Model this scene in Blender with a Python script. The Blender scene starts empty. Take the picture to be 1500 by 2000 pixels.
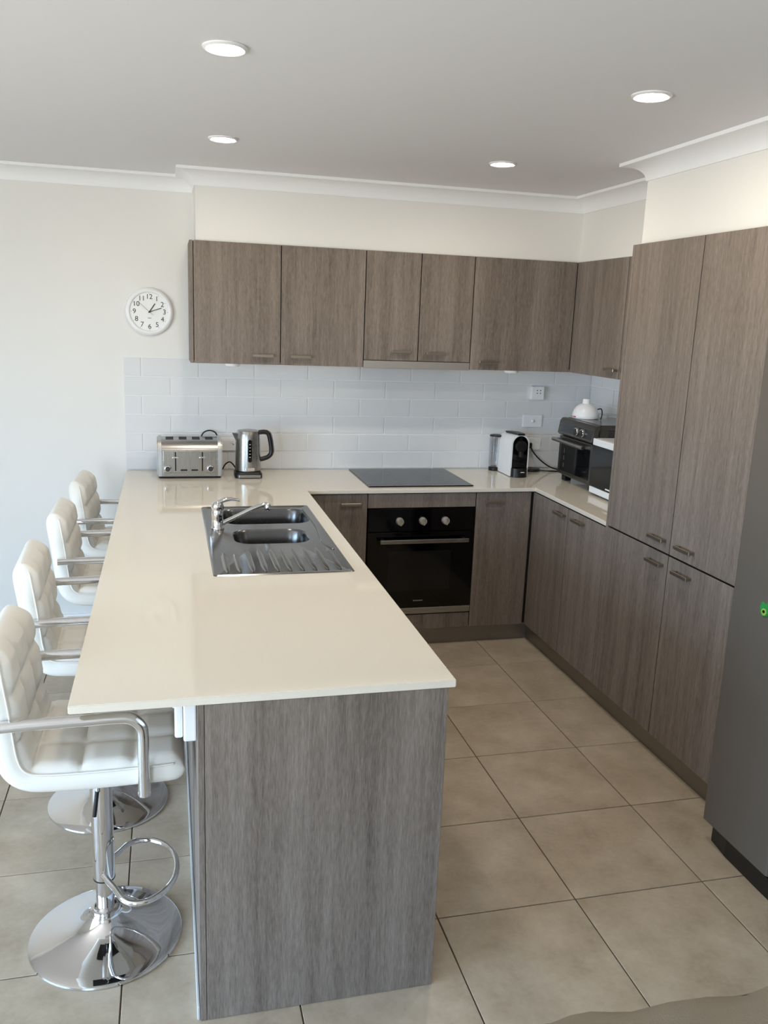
import bpy, bmesh, math, random
from mathutils import Vector, Matrix
PI = math.pi
S = bpy.context.scene
C = S.collection
random.seed(7)

# ------------------------------------------------------------------ camera (solved from the photo, 1500x2000)
CAM = (0.1356, -4.8066, 1.7435); YAW, PITCH, ROLL, FPX = 0.2527, -0.2223, 0.0388, 1661.13
fw = Vector((math.sin(YAW)*math.cos(PITCH), math.cos(YAW)*math.cos(PITCH), math.sin(PITCH)))
rt = Vector((math.cos(YAW), -math.sin(YAW), 0)); up = rt.cross(fw)
r2 = math.cos(ROLL)*rt + math.sin(ROLL)*up; u2 = -math.sin(ROLL)*rt + math.cos(ROLL)*up
cd = bpy.data.cameras.new('camera'); cam = bpy.data.objects.new('camera', cd); C.objects.link(cam)
cd.sensor_fit = 'VERTICAL'; cd.sensor_height = 36; cd.lens = FPX/2000*36; cd.clip_start = .02
cam.matrix_world = Matrix(((r2.x, u2.x, -fw.x, CAM[0]), (r2.y, u2.y, -fw.y, CAM[1]), (r2.z, u2.z, -fw.z, CAM[2]), (0, 0, 0, 1)))
S.camera = cam

# ------------------------------------------------------------------ room extents, sky and daylight
XL, XR, YB, YR, ZC = -3.2, 2.668, 0.008, -7.2, 2.425       # left, right, back, rear, ceiling
WINL = (-5.6, -2.6, .06, 2.12)                               # left wall window: y0 y1 z0 z1
WINR = (-2.5, -1.2, .06, 2.12)                                # rear wall sliding door: x0 x1 z0 z1
w = bpy.data.worlds.new('sky'); S.world = w; w.use_nodes = True
nt = w.node_tree; nt.nodes.clear()
tc = nt.nodes.new('ShaderNodeTexCoord'); sx = nt.nodes.new('ShaderNodeSeparateXYZ')
rp = nt.nodes.new('ShaderNodeValToRGB'); bg = nt.nodes.new('ShaderNodeBackground'); wo = nt.nodes.new('ShaderNodeOutputWorld')
rp.color_ramp.elements[0].position = .0; rp.color_ramp.elements[0].color = (.50, .48, .45, 1)
rp.color_ramp.elements[1].position = 1.; rp.color_ramp.elements[1].color = (.38, .62, 1.0, 1)
e = rp.color_ramp.elements.new(.48); e.color = (.50, .48, .45, 1)
e = rp.color_ramp.elements.new(.52); e.color = (.54, .75, 1.0, 1)
mr = nt.nodes.new('ShaderNodeMapRange'); mr.inputs[1].default_value = -1; mr.inputs[2].default_value = 1
nt.links.new(tc.outputs['Generated'], sx.inputs[0]); nt.links.new(sx.outputs[2], mr.inputs[0])
nt.links.new(mr.outputs[0], rp.inputs[0]); nt.links.new(rp.outputs[0], bg.inputs[0]); nt.links.new(bg.outputs[0], wo.inputs[0])
bg.inputs[1].default_value = 7.6
def portal(name, loc, rot, sx_, sy_):
    l = bpy.data.lights.new(name, 'AREA'); l.shape = 'RECTANGLE'; l.size = sx_; l.size_y = sy_; l.cycles.is_portal = True
    o = bpy.data.objects.new(name, l); C.objects.link(o); o.location = loc; o.rotation_euler = rot
portal('window_light_left', (XL-.06, (WINL[0]+WINL[1])/2, (WINL[2]+WINL[3])/2), (0, -PI/2, 0), WINL[3]-WINL[2], WINL[1]-WINL[0])
portal('window_light_rear', ((WINR[0]+WINR[1])/2, YR-.06, (WINR[2]+WINR[3])/2), (PI/2, 0, 0), WINR[1]-WINR[0], WINR[3]-WINR[2])
DOWNLIGHT_STRENGTH = 105
S.view_settings.view_transform = 'Standard'; S.view_settings.look = 'None'
S.view_settings.exposure = 1.2; S.view_settings.gamma = 1; S.view_settings.use_curve_mapping = False

# ------------------------------------------------------------------ materials
MATS = {}
def lin(r, g, b):
    f = lambda c: (c/255/12.92 if c/255 <= .04045 else ((c/255+.055)/1.055)**2.4)
    return (f(r), f(g), f(b), 1)
def mat(name, col=(200, 200, 200), rough=.5, metal=0, spec=.5, coat=0, noise=None, bump=0, bscale=200, emit=None, aniso=0):
    if name in MATS: return MATS[name]
    m = bpy.data.materials.new(name); m.use_nodes = True; t = m.node_tree; p = t.nodes['Principled BSDF']
    p.inputs['Base Color'].default_value = lin(*col); p.inputs['Roughness'].default_value = rough
    p.inputs['Metallic'].default_value = metal; p.inputs['Specular IOR Level'].default_value = spec
    p.inputs['Coat Weight'].default_value = coat; p.inputs['Coat Roughness'].default_value = .05
    tco = t.nodes.new('ShaderNodeTexCoord')
    if noise:                                     # (scale, amount)
        n = t.nodes.new('ShaderNodeTexNoise'); n.inputs['Scale'].default_value = noise[0]; n.inputs['Detail'].default_value = 5
        t.links.new(tco.outputs['Object'], n.inputs['Vector'])
        mx = t.nodes.new('ShaderNodeMix'); mx.data_type = 'RGBA'
        c = lin(*col); k = noise[1]
        mx.inputs[6].default_value = (c[0]*(1-k), c[1]*(1-k), c[2]*(1-k), 1); mx.inputs[7].default_value = (min(1, c[0]*(1+k)), min(1, c[1]*(1+k)), min(1, c[2]*(1+k)), 1)
        t.links.new(n.outputs[0], mx.inputs[0]); t.links.new(mx.outputs[2], p.inputs['Base Color'])
    if bump:
        n2 = t.nodes.new('ShaderNodeTexNoise'); n2.inputs['Scale'].default_value = bscale; n2.inputs['Detail'].default_value = 3
        t.links.new(tco.outputs['Object'], n2.inputs['Vector'])
        b = t.nodes.new('ShaderNodeBump'); b.inputs['Strength'].default_value = bump; b.inputs['Distance'].default_value = .002
        t.links.new(n2.outputs[0], b.inputs['Height']); t.links.new(b.outputs[0], p.inputs['Normal'])
    if emit:
        p.inputs['Emission Color'].default_value = emit[0]; p.inputs['Emission Strength'].default_value = emit[1]
    MATS[name] = m; return m
def nodes(m): return m.node_tree, m.node_tree.nodes['Principled BSDF']
def wood(name='wood'):
    m = mat(name, (120, 108, 100), .55, spec=.22); t, p = nodes(m); N = t.nodes.new; L = t.links.new
    tco = [n for n in t.nodes if n.type == 'TEX_COORD'][0]; oi = N('ShaderNodeObjectInfo')
    add = N('ShaderNodeVectorMath'); add.operation = 'MULTIPLY_ADD'
    cmb = N('ShaderNodeCombineXYZ'); L(oi.outputs['Random'], cmb.inputs[0]); L(oi.outputs['Random'], cmb.inputs[1]); L(oi.outputs['Random'], cmb.inputs[2])
    add.inputs[1].default_value = (7.3, 5.1, 11.7); L(cmb.outputs[0], add.inputs[0]); L(tco.outputs['Object'], add.inputs[2])
    def nz(sxy, szz, det, rough=.55, dist=0):
        mp = N('ShaderNodeMapping'); mp.inputs['Scale'].default_value = (sxy, sxy, szz); L(add.outputs[0], mp.inputs[0])
        n = N('ShaderNodeTexNoise'); n.inputs['Scale'].default_value = 1; n.inputs['Detail'].default_value = det
        n.inputs['Roughness'].default_value = rough; n.inputs['Distortion'].default_value = dist
        L(mp.outputs[0], n.inputs['Vector']); return n
    broad = nz(14, .3, 2); mid = nz(85, 4.5, 4, .62, .5); fine = nz(380, 34, 3, .6)
    def ma(op, a, b):
        q = N('ShaderNodeMath'); q.operation = op
        for i, v in enumerate((a, b)):
            if isinstance(v, (int, float)): q.inputs[i].default_value = v
            else: L(v, q.inputs[i])
        return q.outputs[0]
    s = ma('ADD', ma('MULTIPLY', broad.outputs[0], .34), ma('ADD', ma('MULTIPLY', mid.outputs[0], .34), ma('MULTIPLY', fine.outputs[0], .44)))
    cr = N('ShaderNodeValToRGB'); el = cr.color_ramp.elements
    el[0].position = .36; el[0].color = lin(88, 79, 72); el[1].position = .74; el[1].color = lin(148, 137, 127)
    x = el.new(.54); x.color = lin(122, 111, 102)
    L(s, cr.inputs[0]); L(cr.outputs[0], p.inputs['Base Color'])
    b = N('ShaderNodeBump'); b.inputs['Strength'].default_value = .25; b.inputs['Distance'].default_value = .0008
    L(ma('ADD', mid.outputs[0], fine.outputs[0]), b.inputs['Height']); L(b.outputs[0], p.inputs['Normal'])
    return m
def floor_mat():
    m = mat('floor_tile', (176, 164, 148), .3, spec=.4); t, p = nodes(m); N = t.nodes.new; L = t.links.new
    tco = [n for n in t.nodes if n.type == 'TEX_COORD'][0]; oi = N('ShaderNodeObjectInfo')
    cmb = N('ShaderNodeCombineXYZ'); add = N('ShaderNodeVectorMath'); add.operation = 'MULTIPLY_ADD'; add.inputs[1].default_value = (31, 17, 23)
    for i in range(3): L(oi.outputs['Random'], cmb.inputs[i])
    L(cmb.outputs[0], add.inputs[0]); L(tco.outputs['Object'], add.inputs[2])
    n1 = N('ShaderNodeTexNoise'); n1.inputs['Scale'].default_value = 5.5; n1.inputs['Detail'].default_value = 6; n1.inputs['Roughness'].default_value = .62
    n2 = N('ShaderNodeTexNoise'); n2.inputs['Scale'].default_value = 60; n2.inputs['Detail'].default_value = 3
    L(add.outputs[0], n1.inputs['Vector']); L(add.outputs[0], n2.inputs['Vector'])
    q = N('ShaderNodeMath'); q.operation = 'MULTIPLY_ADD'; q.inputs[1].default_value = .22; L(n2.outputs[0], q.inputs[0]); L(n1.outputs[0], q.inputs[2])
    cr = N('ShaderNodeValToRGB'); el = cr.color_ramp.elements
    el[0].position = .42; el[0].color = lin(166, 150, 129); el[1].position = .82; el[1].color = lin(196, 182, 161)
    L(q.outputs[0], cr.inputs[0]); L(cr.outputs[0], p.inputs['Base Color'])
    b = N('ShaderNodeBump'); b.inputs['Strength'].default_value = .08; b.inputs['Distance'].default_value = .001
    L(n1.outputs[0], b.inputs['Height']); L(b.outputs[0], p.inputs['Normal']); return m
def brushed(name, col, rough, axis, k=.12):
    m = mat(name, col, rough, 1); t, p = nodes(m); N = t.nodes.new; L = t.links.new
    tco = [n for n in t.nodes if n.type == 'TEX_COORD'][0]; mp = N('ShaderNodeMapping')
    sc = [900, 900, 900]; sc['xyz'.index(axis)] = 6; mp.inputs['Scale'].default_value = sc
    n = N('ShaderNodeTexNoise'); n.inputs['Scale'].default_value = 1; n.inputs['Detail'].default_value = 2
    L(tco.outputs['Object'], mp.inputs[0]); L(mp.outputs[0], n.inputs['Vector'])
    mr = N('ShaderNodeMapRange'); mr.inputs[3].default_value = max(.02, rough-k); mr.inputs[4].default_value = rough+k
    L(n.outputs[0], mr.inputs[0]); L(mr.outputs[0], p.inputs['Roughness']); return m
def clear(name, col, a, rough=.03):
    m = bpy.data.materials.new(name); m.use_nodes = True; t = m.node_tree; t.nodes.remove(t.nodes['Principled BSDF'])
    o = t.nodes['Material Output']; tr = t.nodes.new('ShaderNodeBsdfTransparent'); gl = t.nodes.new('ShaderNodeBsdfGlossy'); mx = t.nodes.new('ShaderNodeMixShader')
    fr = t.nodes.new('ShaderNodeLayerWeight'); fr.inputs[0].default_value = .25
    tr.inputs[0].default_value = (col[0], col[1], col[2], 1); gl.inputs['Roughness'].default_value = rough
    ad = t.nodes.new('ShaderNodeMath'); ad.operation = 'MULTIPLY_ADD'; ad.inputs[1].default_value = .5; ad.inputs[2].default_value = a; t.links.new(fr.outputs[1], ad.inputs[0])
    t.links.new(ad.outputs[0], mx.inputs[0]); t.links.new(tr.outputs[0], mx.inputs[1]); t.links.new(gl.outputs[0], mx.inputs[2]); t.links.new(mx.outputs[0], o.inputs[0])
    MATS[name] = m; return m
WOOD = wood(); FLOOR = floor_mat()
GROUT = mat('floor_grout', (86, 73, 58), .9); WGROUT = mat('wall_grout', (246, 246, 245), .8)
WALL = mat('wall_paint', (235, 233, 228), .65, spec=.25, bump=.05, bscale=400)
CEIL = mat('ceiling_paint', (234, 233, 234), .8, spec=.2)
CORN = mat('cornice_paint', (246, 246, 246), .5, spec=.3)
TILE = mat('glazed_wall_tile', (226, 226, 226), .07, spec=.5)
STONE = mat('cream_stone', (231, 222, 206), .055, spec=.65, noise=(420, .05))
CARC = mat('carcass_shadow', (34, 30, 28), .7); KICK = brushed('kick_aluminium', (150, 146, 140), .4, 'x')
NICKEL = mat('brushed_nickel', (158, 148, 134), .36, .9)
STEEL = brushed('stainless', (166, 164, 160), .28, 'z', .05); STEELX = brushed('stainless_x', (168, 166, 162), .26, 'x')
SINK = brushed('sink_steel', (142, 140, 137), .2, 'y', .06); BOWL = brushed('bowl_steel', (112, 112, 113), .24, 'z', .08)
CHROME = mat('chrome', (226, 226, 228), .035, 1)
BLACK = mat('black_plastic', (16, 16, 17), .35); BGLASS = mat('black_glass', (5, 5, 6), .04, spec=.32); MATT = mat('matt_black', (20, 20, 20), .7)
DARKGL = mat('dark_window', (17, 18, 19), .08, spec=.35)
LEATHER = mat('white_leather', (234, 231, 223), .38, spec=.45, bump=.08, bscale=350)
WPLAST = mat('white_plastic', (240, 240, 240), .25); WSOFT = mat('white_matt_plastic', (236, 236, 234), .45)
DSTEEL = brushed('dark_stainless', (112, 109, 104), .34, 'z'); FRIDGE = mat('fridge_steel', (108, 101, 93), .48, .3); GREY = mat('grey_plastic', (120, 120, 122), .4); RED = mat('red_print', (190, 40, 40), .5)
GREEN = mat('green_rubber', (38, 140, 70), .5); LIME = mat('lime_patch', (150, 190, 70), .5)
FABRIC = mat('olive_fabric', (142, 131, 114), .9, spec=.15, noise=(14, .12), bump=.5, bscale=500)
CLOCKF = mat('clock_face', (244, 244, 242), .3); INK = mat('ink', (28, 28, 30), .5)
FRAME = mat('window_frame_white', (225, 226, 228), .4); CLEAR = clear('clear_plastic', (.975, .98, .985), .05); PANE = clear('window_glass', (.97, .98, .98), .0)
CLOCKG = WSOFT
EMIT = mat('downlight_glow', (255, 250, 240), .5, emit=((1, .90, .76, 1), DOWNLIGHT_STRENGTH))

# ------------------------------------------------------------------ helpers
ORG = {}
def thing(name, label, cat, loc=(0, 0, 0), group=None):
    o = bpy.data.objects.new(name, None); C.objects.link(o); o.location = loc; o.empty_display_size = .05
    o['label'] = label; o['category'] = cat
    if group: o['group'] = group
    ORG[o] = Vector(loc); return o
def link(name, me, parent=None):
    o = bpy.data.objects.new(name, me); C.objects.link(o)
    if parent: o.parent = parent
    return o
def part(name, bm, m, parent=None, smooth=None, label=None):
    """bm in world coordinates -> one mesh object (child of parent)"""
    org = ORG.get(parent, Vector((0, 0, 0)))
    bmesh.ops.translate(bm, verts=bm.verts, vec=-org)
    bmesh.ops.recalc_face_normals(bm, faces=bm.faces)
    me = bpy.data.meshes.new(name); bm.to_mesh(me); bm.free()
    me.materials.append(m)
    if smooth is not None:
        me.polygons.foreach_set('use_smooth', [True]*len(me.polygons))
        if smooth < 179: me.set_sharp_from_angle(angle=math.radians(smooth))
    o = link(name, me, parent); ORG[o] = org
    if label: o['label'] = label
    return o
def tag(o, label, cat, group=None):
    o['label'] = label; o['category'] = cat
    if group: o['group'] = group
    return o
def struct(name, bm, m, smooth=None, parent=None):
    o = part(name, bm, m, parent, smooth); o['kind'] = 'structure'; return o
def BM(): return bmesh.new()
def box(bm, x0, x1, y0, y1, z0, z1, bev=0, seg=2):
    x0, x1 = sorted((x0, x1)); y0, y1 = sorted((y0, y1)); z0, z1 = sorted((z0, z1))
    v = [bm.verts.new(p) for p in ((x0, y0, z0), (x1, y0, z0), (x1, y1, z0), (x0, y1, z0), (x0, y0, z1), (x1, y0, z1), (x1, y1, z1), (x0, y1, z1))]
    fs = [bm.faces.new([v[i] for i in f]) for f in ((0, 3, 2, 1), (4, 5, 6, 7), (0, 1, 5, 4), (1, 2, 6, 5), (2, 3, 7, 6), (3, 0, 4, 7))]
    if bev:
        es = list({e for f in fs for e in f.edges})
        bmesh.ops.bevel(bm, geom=es, offset=bev, segments=seg, affect='EDGES', profile=.5, clamp_overlap=True)
    return bm
def Bx(*a, **k): return box(BM(), *a, **k)
def lathe(bm, prof, c=(0, 0, 0), seg=40, axis='z', ring=False, cap=True):
    if ring: prof = list(prof)+[prof[0]]
    rings = []
    for r, h in prof:
        rg = []
        n = 1 if r < 1e-6 else seg
        for i in range(n):
            a = 2*PI*i/seg; p = (r*math.cos(a), r*math.sin(a), h)
            if axis == 'y': p = (p[0], -p[2], p[1])          # profile height points towards -y
            if axis == 'x': p = (-p[2], p[0], p[1])          # profile height points towards -x
            rg.append(bm.verts.new((p[0]+c[0], p[1]+c[1], p[2]+c[2])))
        rings.append(rg)
    for a, b in zip(rings, rings[1:]):
        for i in range(seg):
            j = (i+1) % seg
            q = []
            for v in (a[i % len(a)], a[j % len(a)], b[j % len(b)], b[i % len(b)]):
                if v not in q: q.append(v)
            if len(q) > 2: bm.faces.new(q)
    if ring: bmesh.ops.remove_doubles(bm, verts=rings[0]+rings[-1], dist=1e-6); return bm
    if not cap: return bm
    for rg, flip in ((rings[0], 1), (rings[-1], 0)):
        if len(rg) > 2: bm.faces.new(rg[::-1] if flip else rg)
    return bm
def catmull(P, n=8, closed=False):
    P = [Vector(p) for p in P]; out = []
    m = len(P); rng = range(m if closed else m-1)
    for i in rng:
        if closed: a, b, c, d = P[i-1], P[i], P[(i+1) % m], P[(i+2) % m]
        else: a, b, c, d = P[max(i-1, 0)], P[i], P[i+1], P[min(i+2, m-1)]
        for k in range(n):
            t = k/n; out.append(.5*((2*b)+(c-a)*t+(2*a-5*b+4*c-d)*t*t+(3*b-a-3*c+d)*t**3))
    if not closed: out.append(P[-1])
    return out
def tube(bm, P, r, seg=12, closed=False, sy=1., caps=True):
    """sweep a circle (or ellipse, sy = vertical squash) along P"""
    P = [Vector(p) for p in P]; n = len(P); rings = []; ref = None
    for i, p in enumerate(P):
        if closed: t = (P[(i+1) % n]-P[i-1]).normalized()
        else: t = (P[min(i+1, n-1)]-P[max(i-1, 0)]).normalized()
        if ref is None:
            ref = Vector((0, 0, 1)) if abs(t.z) < .9 else Vector((0, 1, 0))
        s = t.cross(ref)
        if s.length < 1e-4: s = t.cross(Vector((0, 1, 0)))
        s.normalize(); u = s.cross(t).normalized(); ref = u
        rr = r[i] if isinstance(r, (list, tuple)) else r
        rings.append([bm.verts.new(p+s*math.cos(2*PI*k/seg)*rr+u*math.sin(2*PI*k/seg)*rr*sy) for k in range(seg)])
    pairs = list(zip(rings, rings[1:])) + ([(rings[-1], rings[0])] if closed else [])
    for a, b in pairs:
        for k in range(seg): bm.faces.new((a[k], a[(k+1) % seg], b[(k+1) % seg], b[k]))
    if not closed and caps: bm.faces.new(rings[0][::-1]); bm.faces.new(rings[-1])
    return bm
def rrect(x0, x1, y0, y1, r, n=8):
    out = []
    for cx, cy, a0 in ((x1-r, y1-r, 0), (x0+r, y1-r, PI/2), (x0+r, y0+r, PI), (x1-r, y0+r, 1.5*PI)):
        for k in range(n+1): a = a0+PI/2*k/n; out.append((cx+r*math.cos(a), cy+r*math.sin(a)))
    return out
def loft(bm, loops, cap0=True, cap1=True):
    R = [[bm.verts.new(p) for p in l] for l in loops]; n = len(R[0])
    for a, b in zip(R, R[1:]):
        for k in range(n): bm.faces.new((a[k], a[(k+1) % n], b[(k+1) % n], b[k]))
    if cap0: bm.faces.new(R[0][::-1])
    if cap1: bm.faces.new(R[-1])
    return bm
def prism(bm, pts, f0, f1):
    """extrude a 2-D outline; f0/f1 map (a,b)->3-D"""
    return loft(bm, [[f0(*p) for p in pts], [f1(*p) for p in pts]])
def cells(bm, xs, ys, mask, z0, z1):
    vt = {}
    def V(i, j, k):
        if (i, j, k) not in vt: vt[(i, j, k)] = bm.verts.new((xs[i], ys[j], z1 if k else z0))
        return vt[(i, j, k)]
    on = lambda i, j: 0 <= i < len(xs)-1 and 0 <= j < len(ys)-1 and mask(i, j)
    for i in range(len(xs)-1):
        for j in range(len(ys)-1):
            if not on(i, j): continue
            bm.faces.new((V(i, j, 1), V(i+1, j, 1), V(i+1, j+1, 1), V(i, j+1, 1))); bm.faces.new((V(i, j, 0), V(i, j+1, 0), V(i+1, j+1, 0), V(i+1, j, 0)))
            for a, b, c in (((i, j), (i+1, j), (i, j-1)), ((i+1, j), (i+1, j+1), (i+1, j)), ((i+1, j+1), (i, j+1), (i, j+1)), ((i, j+1), (i, j), (i-1, j))):
                if not on(*c): bm.faces.new((V(*a, 0), V(*b, 0), V(*b, 1), V(*a, 1)))
    return bm
def text_mesh(body, size, m, name, parent, matrix, label=None, extrude=.0004):
    cu = bpy.data.curves.new('t', 'FONT'); cu.body = body; cu.size = size; cu.align_x = 'CENTER'; cu.align_y = 'CENTER'; cu.extrude = extrude
    t = bpy.data.objects.new('t', cu); C.objects.link(t); bpy.context.view_layer.update()
    me = bpy.data.meshes.new_from_object(t.evaluated_get(bpy.context.evaluated_depsgraph_get()))
    bpy.data.objects.remove(t); me.transform(matrix); me.materials.clear(); me.materials.append(m)
    o = link(name, me, parent); return o

# ================================================================== THE SETTING
# floor: grout bed + single tiles
TS, TOX, TOY, GAP = .4511, .8922, -.9047, .004
fl = struct('floor', Bx(XL, XR, YR, YB, -.05, -.003), GROUT)
tmesh = {}
def tile_mesh(wx, wy):
    k = (round(wx, 4), round(wy, 4))
    if k not in tmesh:
        b = box(BM(), -wx/2, wx/2, -wy/2, wy/2, -.009, 0)
        bmesh.ops.bevel(b, geom=[e for e in b.edges if all(v.co.z > -.001 for v in e.verts)], offset=.0012, segments=1, affect='EDGES')
        me = bpy.data.meshes.new('floor_tile'); b.to_mesh(me); b.free(); me.materials.append(FLOOR); tmesh[k] = me
    return tmesh[k]
i0 = math.floor((XL-TOX)/TS); i1 = math.ceil((XR-TOX)/TS); j0 = math.floor((YR-TOY)/TS); j1 = math.ceil((YB-TOY)/TS)
for i in range(i0, i1):
    for j in range(j0, j1):
        xa, xb = max(XL, TOX+i*TS+GAP/2), min(XR, TOX+(i+1)*TS-GAP/2)
        ya, yb = max(YR, TOY+j*TS+GAP/2), min(YB, TOY+(j+1)*TS-GAP/2)
        if xb-xa < .02 or yb-ya < .02: continue
        o = link('floor_tile', tile_mesh(xb-xa, yb-ya), fl); o.location = ((xa+xb)/2, (ya+yb)/2, 0)
struct('ceiling', Bx(XL, XR, YR, YB, ZC, ZC+.06), CEIL)
wb = struct('wall_back', Bx(XL-.12, XR+.12, YB, YB+.12, 0, ZC), WALL)
wr = struct('wall_right', Bx(XR, XR+.12, YR-.12, YB, 0, ZC), WALL)
def holed(axis, a0, a1, pos0, pos1, hole):
    b = BM(); h0, h1, z0, z1 = hole
    for (p, q, r, s) in ((a0, h0, 0, ZC), (h1, a1, 0, ZC), (h0, h1, 0, z0), (h0, h1, z1, ZC)):
        if axis == 'y': box(b, pos0, pos1, p, q, r, s)
        else: box(b, p, q, pos0, pos1, r, s)
    return b
struct('wall_left', holed('y', YR-.12, YB, XL-.12, XL, WINL), WALL)
struct('wall_rear', holed('x', XL, XR, YR-.12, YR, WINR), WALL)
def window(name, axis, pos, a0, a1, z0, z1, n):
    b = BM(); t = .05
    def bar(p, q, r, s):
        if axis == 'y': box(b, pos-.03, pos+.03, p, q, r, s, .004)
        else: box(b, p, q, pos-.03, pos+.03, r, s, .004)
    bar(a0, a1, z0, z0+t); bar(a0, a1, z1-t, z1)
    for k in range(n+1):
        c = a0+(a1-a0)*k/n; lo = max(a0, c-t/2); hi = min(a1, c+t/2)
        if k == 0: hi = a0+t
        if k == n: lo = a1-t
        bar(lo, hi, z0+t, z1-t)
    f = struct(name, b, FRAME)
    for k in range(n):
        p = a0+(a1-a0)*k/n+t; q = a0+(a1-a0)*(k+1)/n-t/2
        g = Bx(pos-.003, pos+.003, p, q, z0+t, z1-t) if axis == 'y' else Bx(p, q, pos-.003, pos+.003, z0+t, z1-t)
        part('pane', g, PANE, f)
window('window_1', 'y', XL-.02, *WINL, 3); window('window_2', 'x', YR-.02, *WINR, 2)

# bulkheads above the wall cupboards and the pantry
UF, UZ0, UZ1 = -.312, 1.492, 2.092          # wall-cupboard door face, bottom, top
RX = 2.352                                   # right wall-cupboard door face
PX, PY0, PY1 = 2.061, -1.402, -2.425         # pantry door face x, start and end y
struct('wall_bulkhead_back', Bx(.282, XR, -.294, YB, UZ1, ZC), WALL)
struct('wall_bulkhead_right', Bx(2.366, XR, PY0, -.294, UZ1, ZC), WALL)
struct('wall_bulkhead_pantry', Bx(2.10, XR, -3.55, PY0, UZ1+.003, ZC), WALL)
# cornice swept along the wall line
path = [(XL, YB), (.282, YB), (.282, -.294), (2.366, -.294), (2.366, PY0), (2.10, PY0), (2.10, -3.55), (XR, -3.55)]
ZB = 2.350
prof = [(0, ZC), (0, ZB), (.006, ZB)]
for k in range(9):
    a = PI/2*k/8; prof.append((.086-.079*math.cos(a), ZB+.004+(ZC-ZB-.018)*math.sin(a)))
prof += [(.0905, ZC-.0135), (.0905, ZC)]
def offs(i, d):
    P = [Vector((*p, 0)) for p in path]
    def nrm(a, b): t = (b-a).normalized(); return Vector((t.y, -t.x, 0))
    if i == 0: return P[0]+nrm(P[0], P[1])*d
    if i == len(P)-1: return P[-1]+nrm(P[-2], P[-1])*d
    n1, n2 = nrm(P[i-1], P[i]), nrm(P[i], P[i+1]); m = (n1+n2); m = m/m.dot(n1); return P[i]+m*d
b = BM(); loft(b, [[(offs(i, d).x, offs(i, d).y, z) for d, z in prof] for i in range(len(path))])
co_ = struct('trim_1', b, CORN, smooth=40)
NP = len(prof); at = co_.data.attributes.get('sharp_edge') or co_.data.attributes.new('sharp_edge', 'BOOLEAN', 'EDGE')
for e in co_.data.edges:
    if e.vertices[0]//NP == e.vertices[1]//NP: at.data[e.index].value = True
# skirting boards
struct('baseboard_back', Bx(XL, .172, YB-.014, YB, 0, .066, .003), CORN)
struct('baseboard_left', Bx(XL, XL+.014, WINL[1]+.02, YB-.014, 0, .066, .003), CORN)

# splashback: single tiles, 6 courses of half-bond, on grout beds
HB = .884; TZ = .1021; TX = .302
struct('trim_2', Bx(-.092, XR, .0035, YB, HB, HB+6*TZ+.002), WGROUT)
struct('trim_3', Bx(XR-.0045, XR, PY0-.1, .0035, HB, HB+6*TZ+.002), WGROUT)
wt = {}
def wtile(wd):
    k = round(wd, 4)
    if k not in wt:
        b = box(BM(), -wd/2, wd/2, 0, .0045, -TZ/2+.0014, TZ/2-.0014)
        bmesh.ops.bevel(b, geom=[e for e in b.edges if all(v.co.y < .001 for v in e.verts)], offset=.003, segments=2, affect='EDGES')
        me = bpy.data.meshes.new('wall_tile'); b.to_mesh(me); b.free(); me.materials.append(TILE); wt[k] = me
    return wt[k]
for row in range(6):
    zc = HB+(row+.5)*TZ+.001
    x = -TX+(0 if row % 2 else TX/2)
    off = 0.0 if row % 2 else TX/2
    k = -2
    while True:
        a, c = max(-.092, off+k*TX+.0014), min(XR-.008, off+(k+1)*TX-.0014); k += 1
        if a > XR-.02: break
        if c-a < .012: continue
        o = link('wall_tile', wtile(c-a), wb); o.location = ((a+c)/2, 0, zc)
    k = -7
    while True:
        a, c = max(PY0-.1, off-.14+k*TX+.001), min(-.001, off-.14+(k+1)*TX-.001); k += 1
        if a > -.02: break
        if c-a < .012: continue
        o = link('wall_tile', wtile(c-a), wr); o.location = (XR-.008, (a+c)/2, zc); o.rotation_euler = (0, 0, -PI/2)

# ================================================================== CABINETS
def handle(door, c, along, out, ln=.108):
    """bar handle; c = centre on the door face, along 'x' or 'y', out = signed outward axis"""
    b = BM(); x, y, z = c; h = ln/2
    if along == 'x':
        box(b, x-h, x+h, y+out*.018, y+out*.028, z-.0075, z+.0075, .0015, 1)
        for s in (-1, 1): box(b, x+s*(h-.008)-.005, x+s*(h-.008)+.005, y+out*.001, y+out*.021, z-.005, z+.005)
    else:
        box(b, x+out*.018, x+out*.028, y-h, y+h, z-.0075, z+.0075, .0015, 1)
        for s in (-1, 1): box(b, x+out*.001, x+out*.021, y+s*(h-.008)-.005, y+s*(h-.008)+.005, z-.005, z+.005)
    return part('handle', b, NICKEL, door, label='brushed nickel bar handle')
EDGE = mat('door_gap_shade', (58, 50, 45), .6)  # door side faces coloured dark so the gaps between doors look shaded
def shade_edges(d, ax):
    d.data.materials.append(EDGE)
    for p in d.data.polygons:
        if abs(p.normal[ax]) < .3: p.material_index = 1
def door_y(cab, x0, x1, z0, z1, yf, hc=None, name='door'):
    d = part(name, Bx(x0, x1, yf, yf+.018, z0, z1, .0012, 1), WOOD, cab)
    shade_edges(d, 1)
    if hc: handle(d, (hc[0], yf, hc[1]), 'x', -1)
    return d
def door_x(cab, y0, y1, z0, z1, xf, hc=None, out=-1, name='door'):
    d = part(name, Bx(xf, xf-out*.018, y0, y1, z0, z1, .0012, 1), WOOD, cab)
    shade_edges(d, 0)
    if hc: handle(d, (xf, hc[0], hc[1]), 'y', out)
    return d
G = .0022
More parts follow.
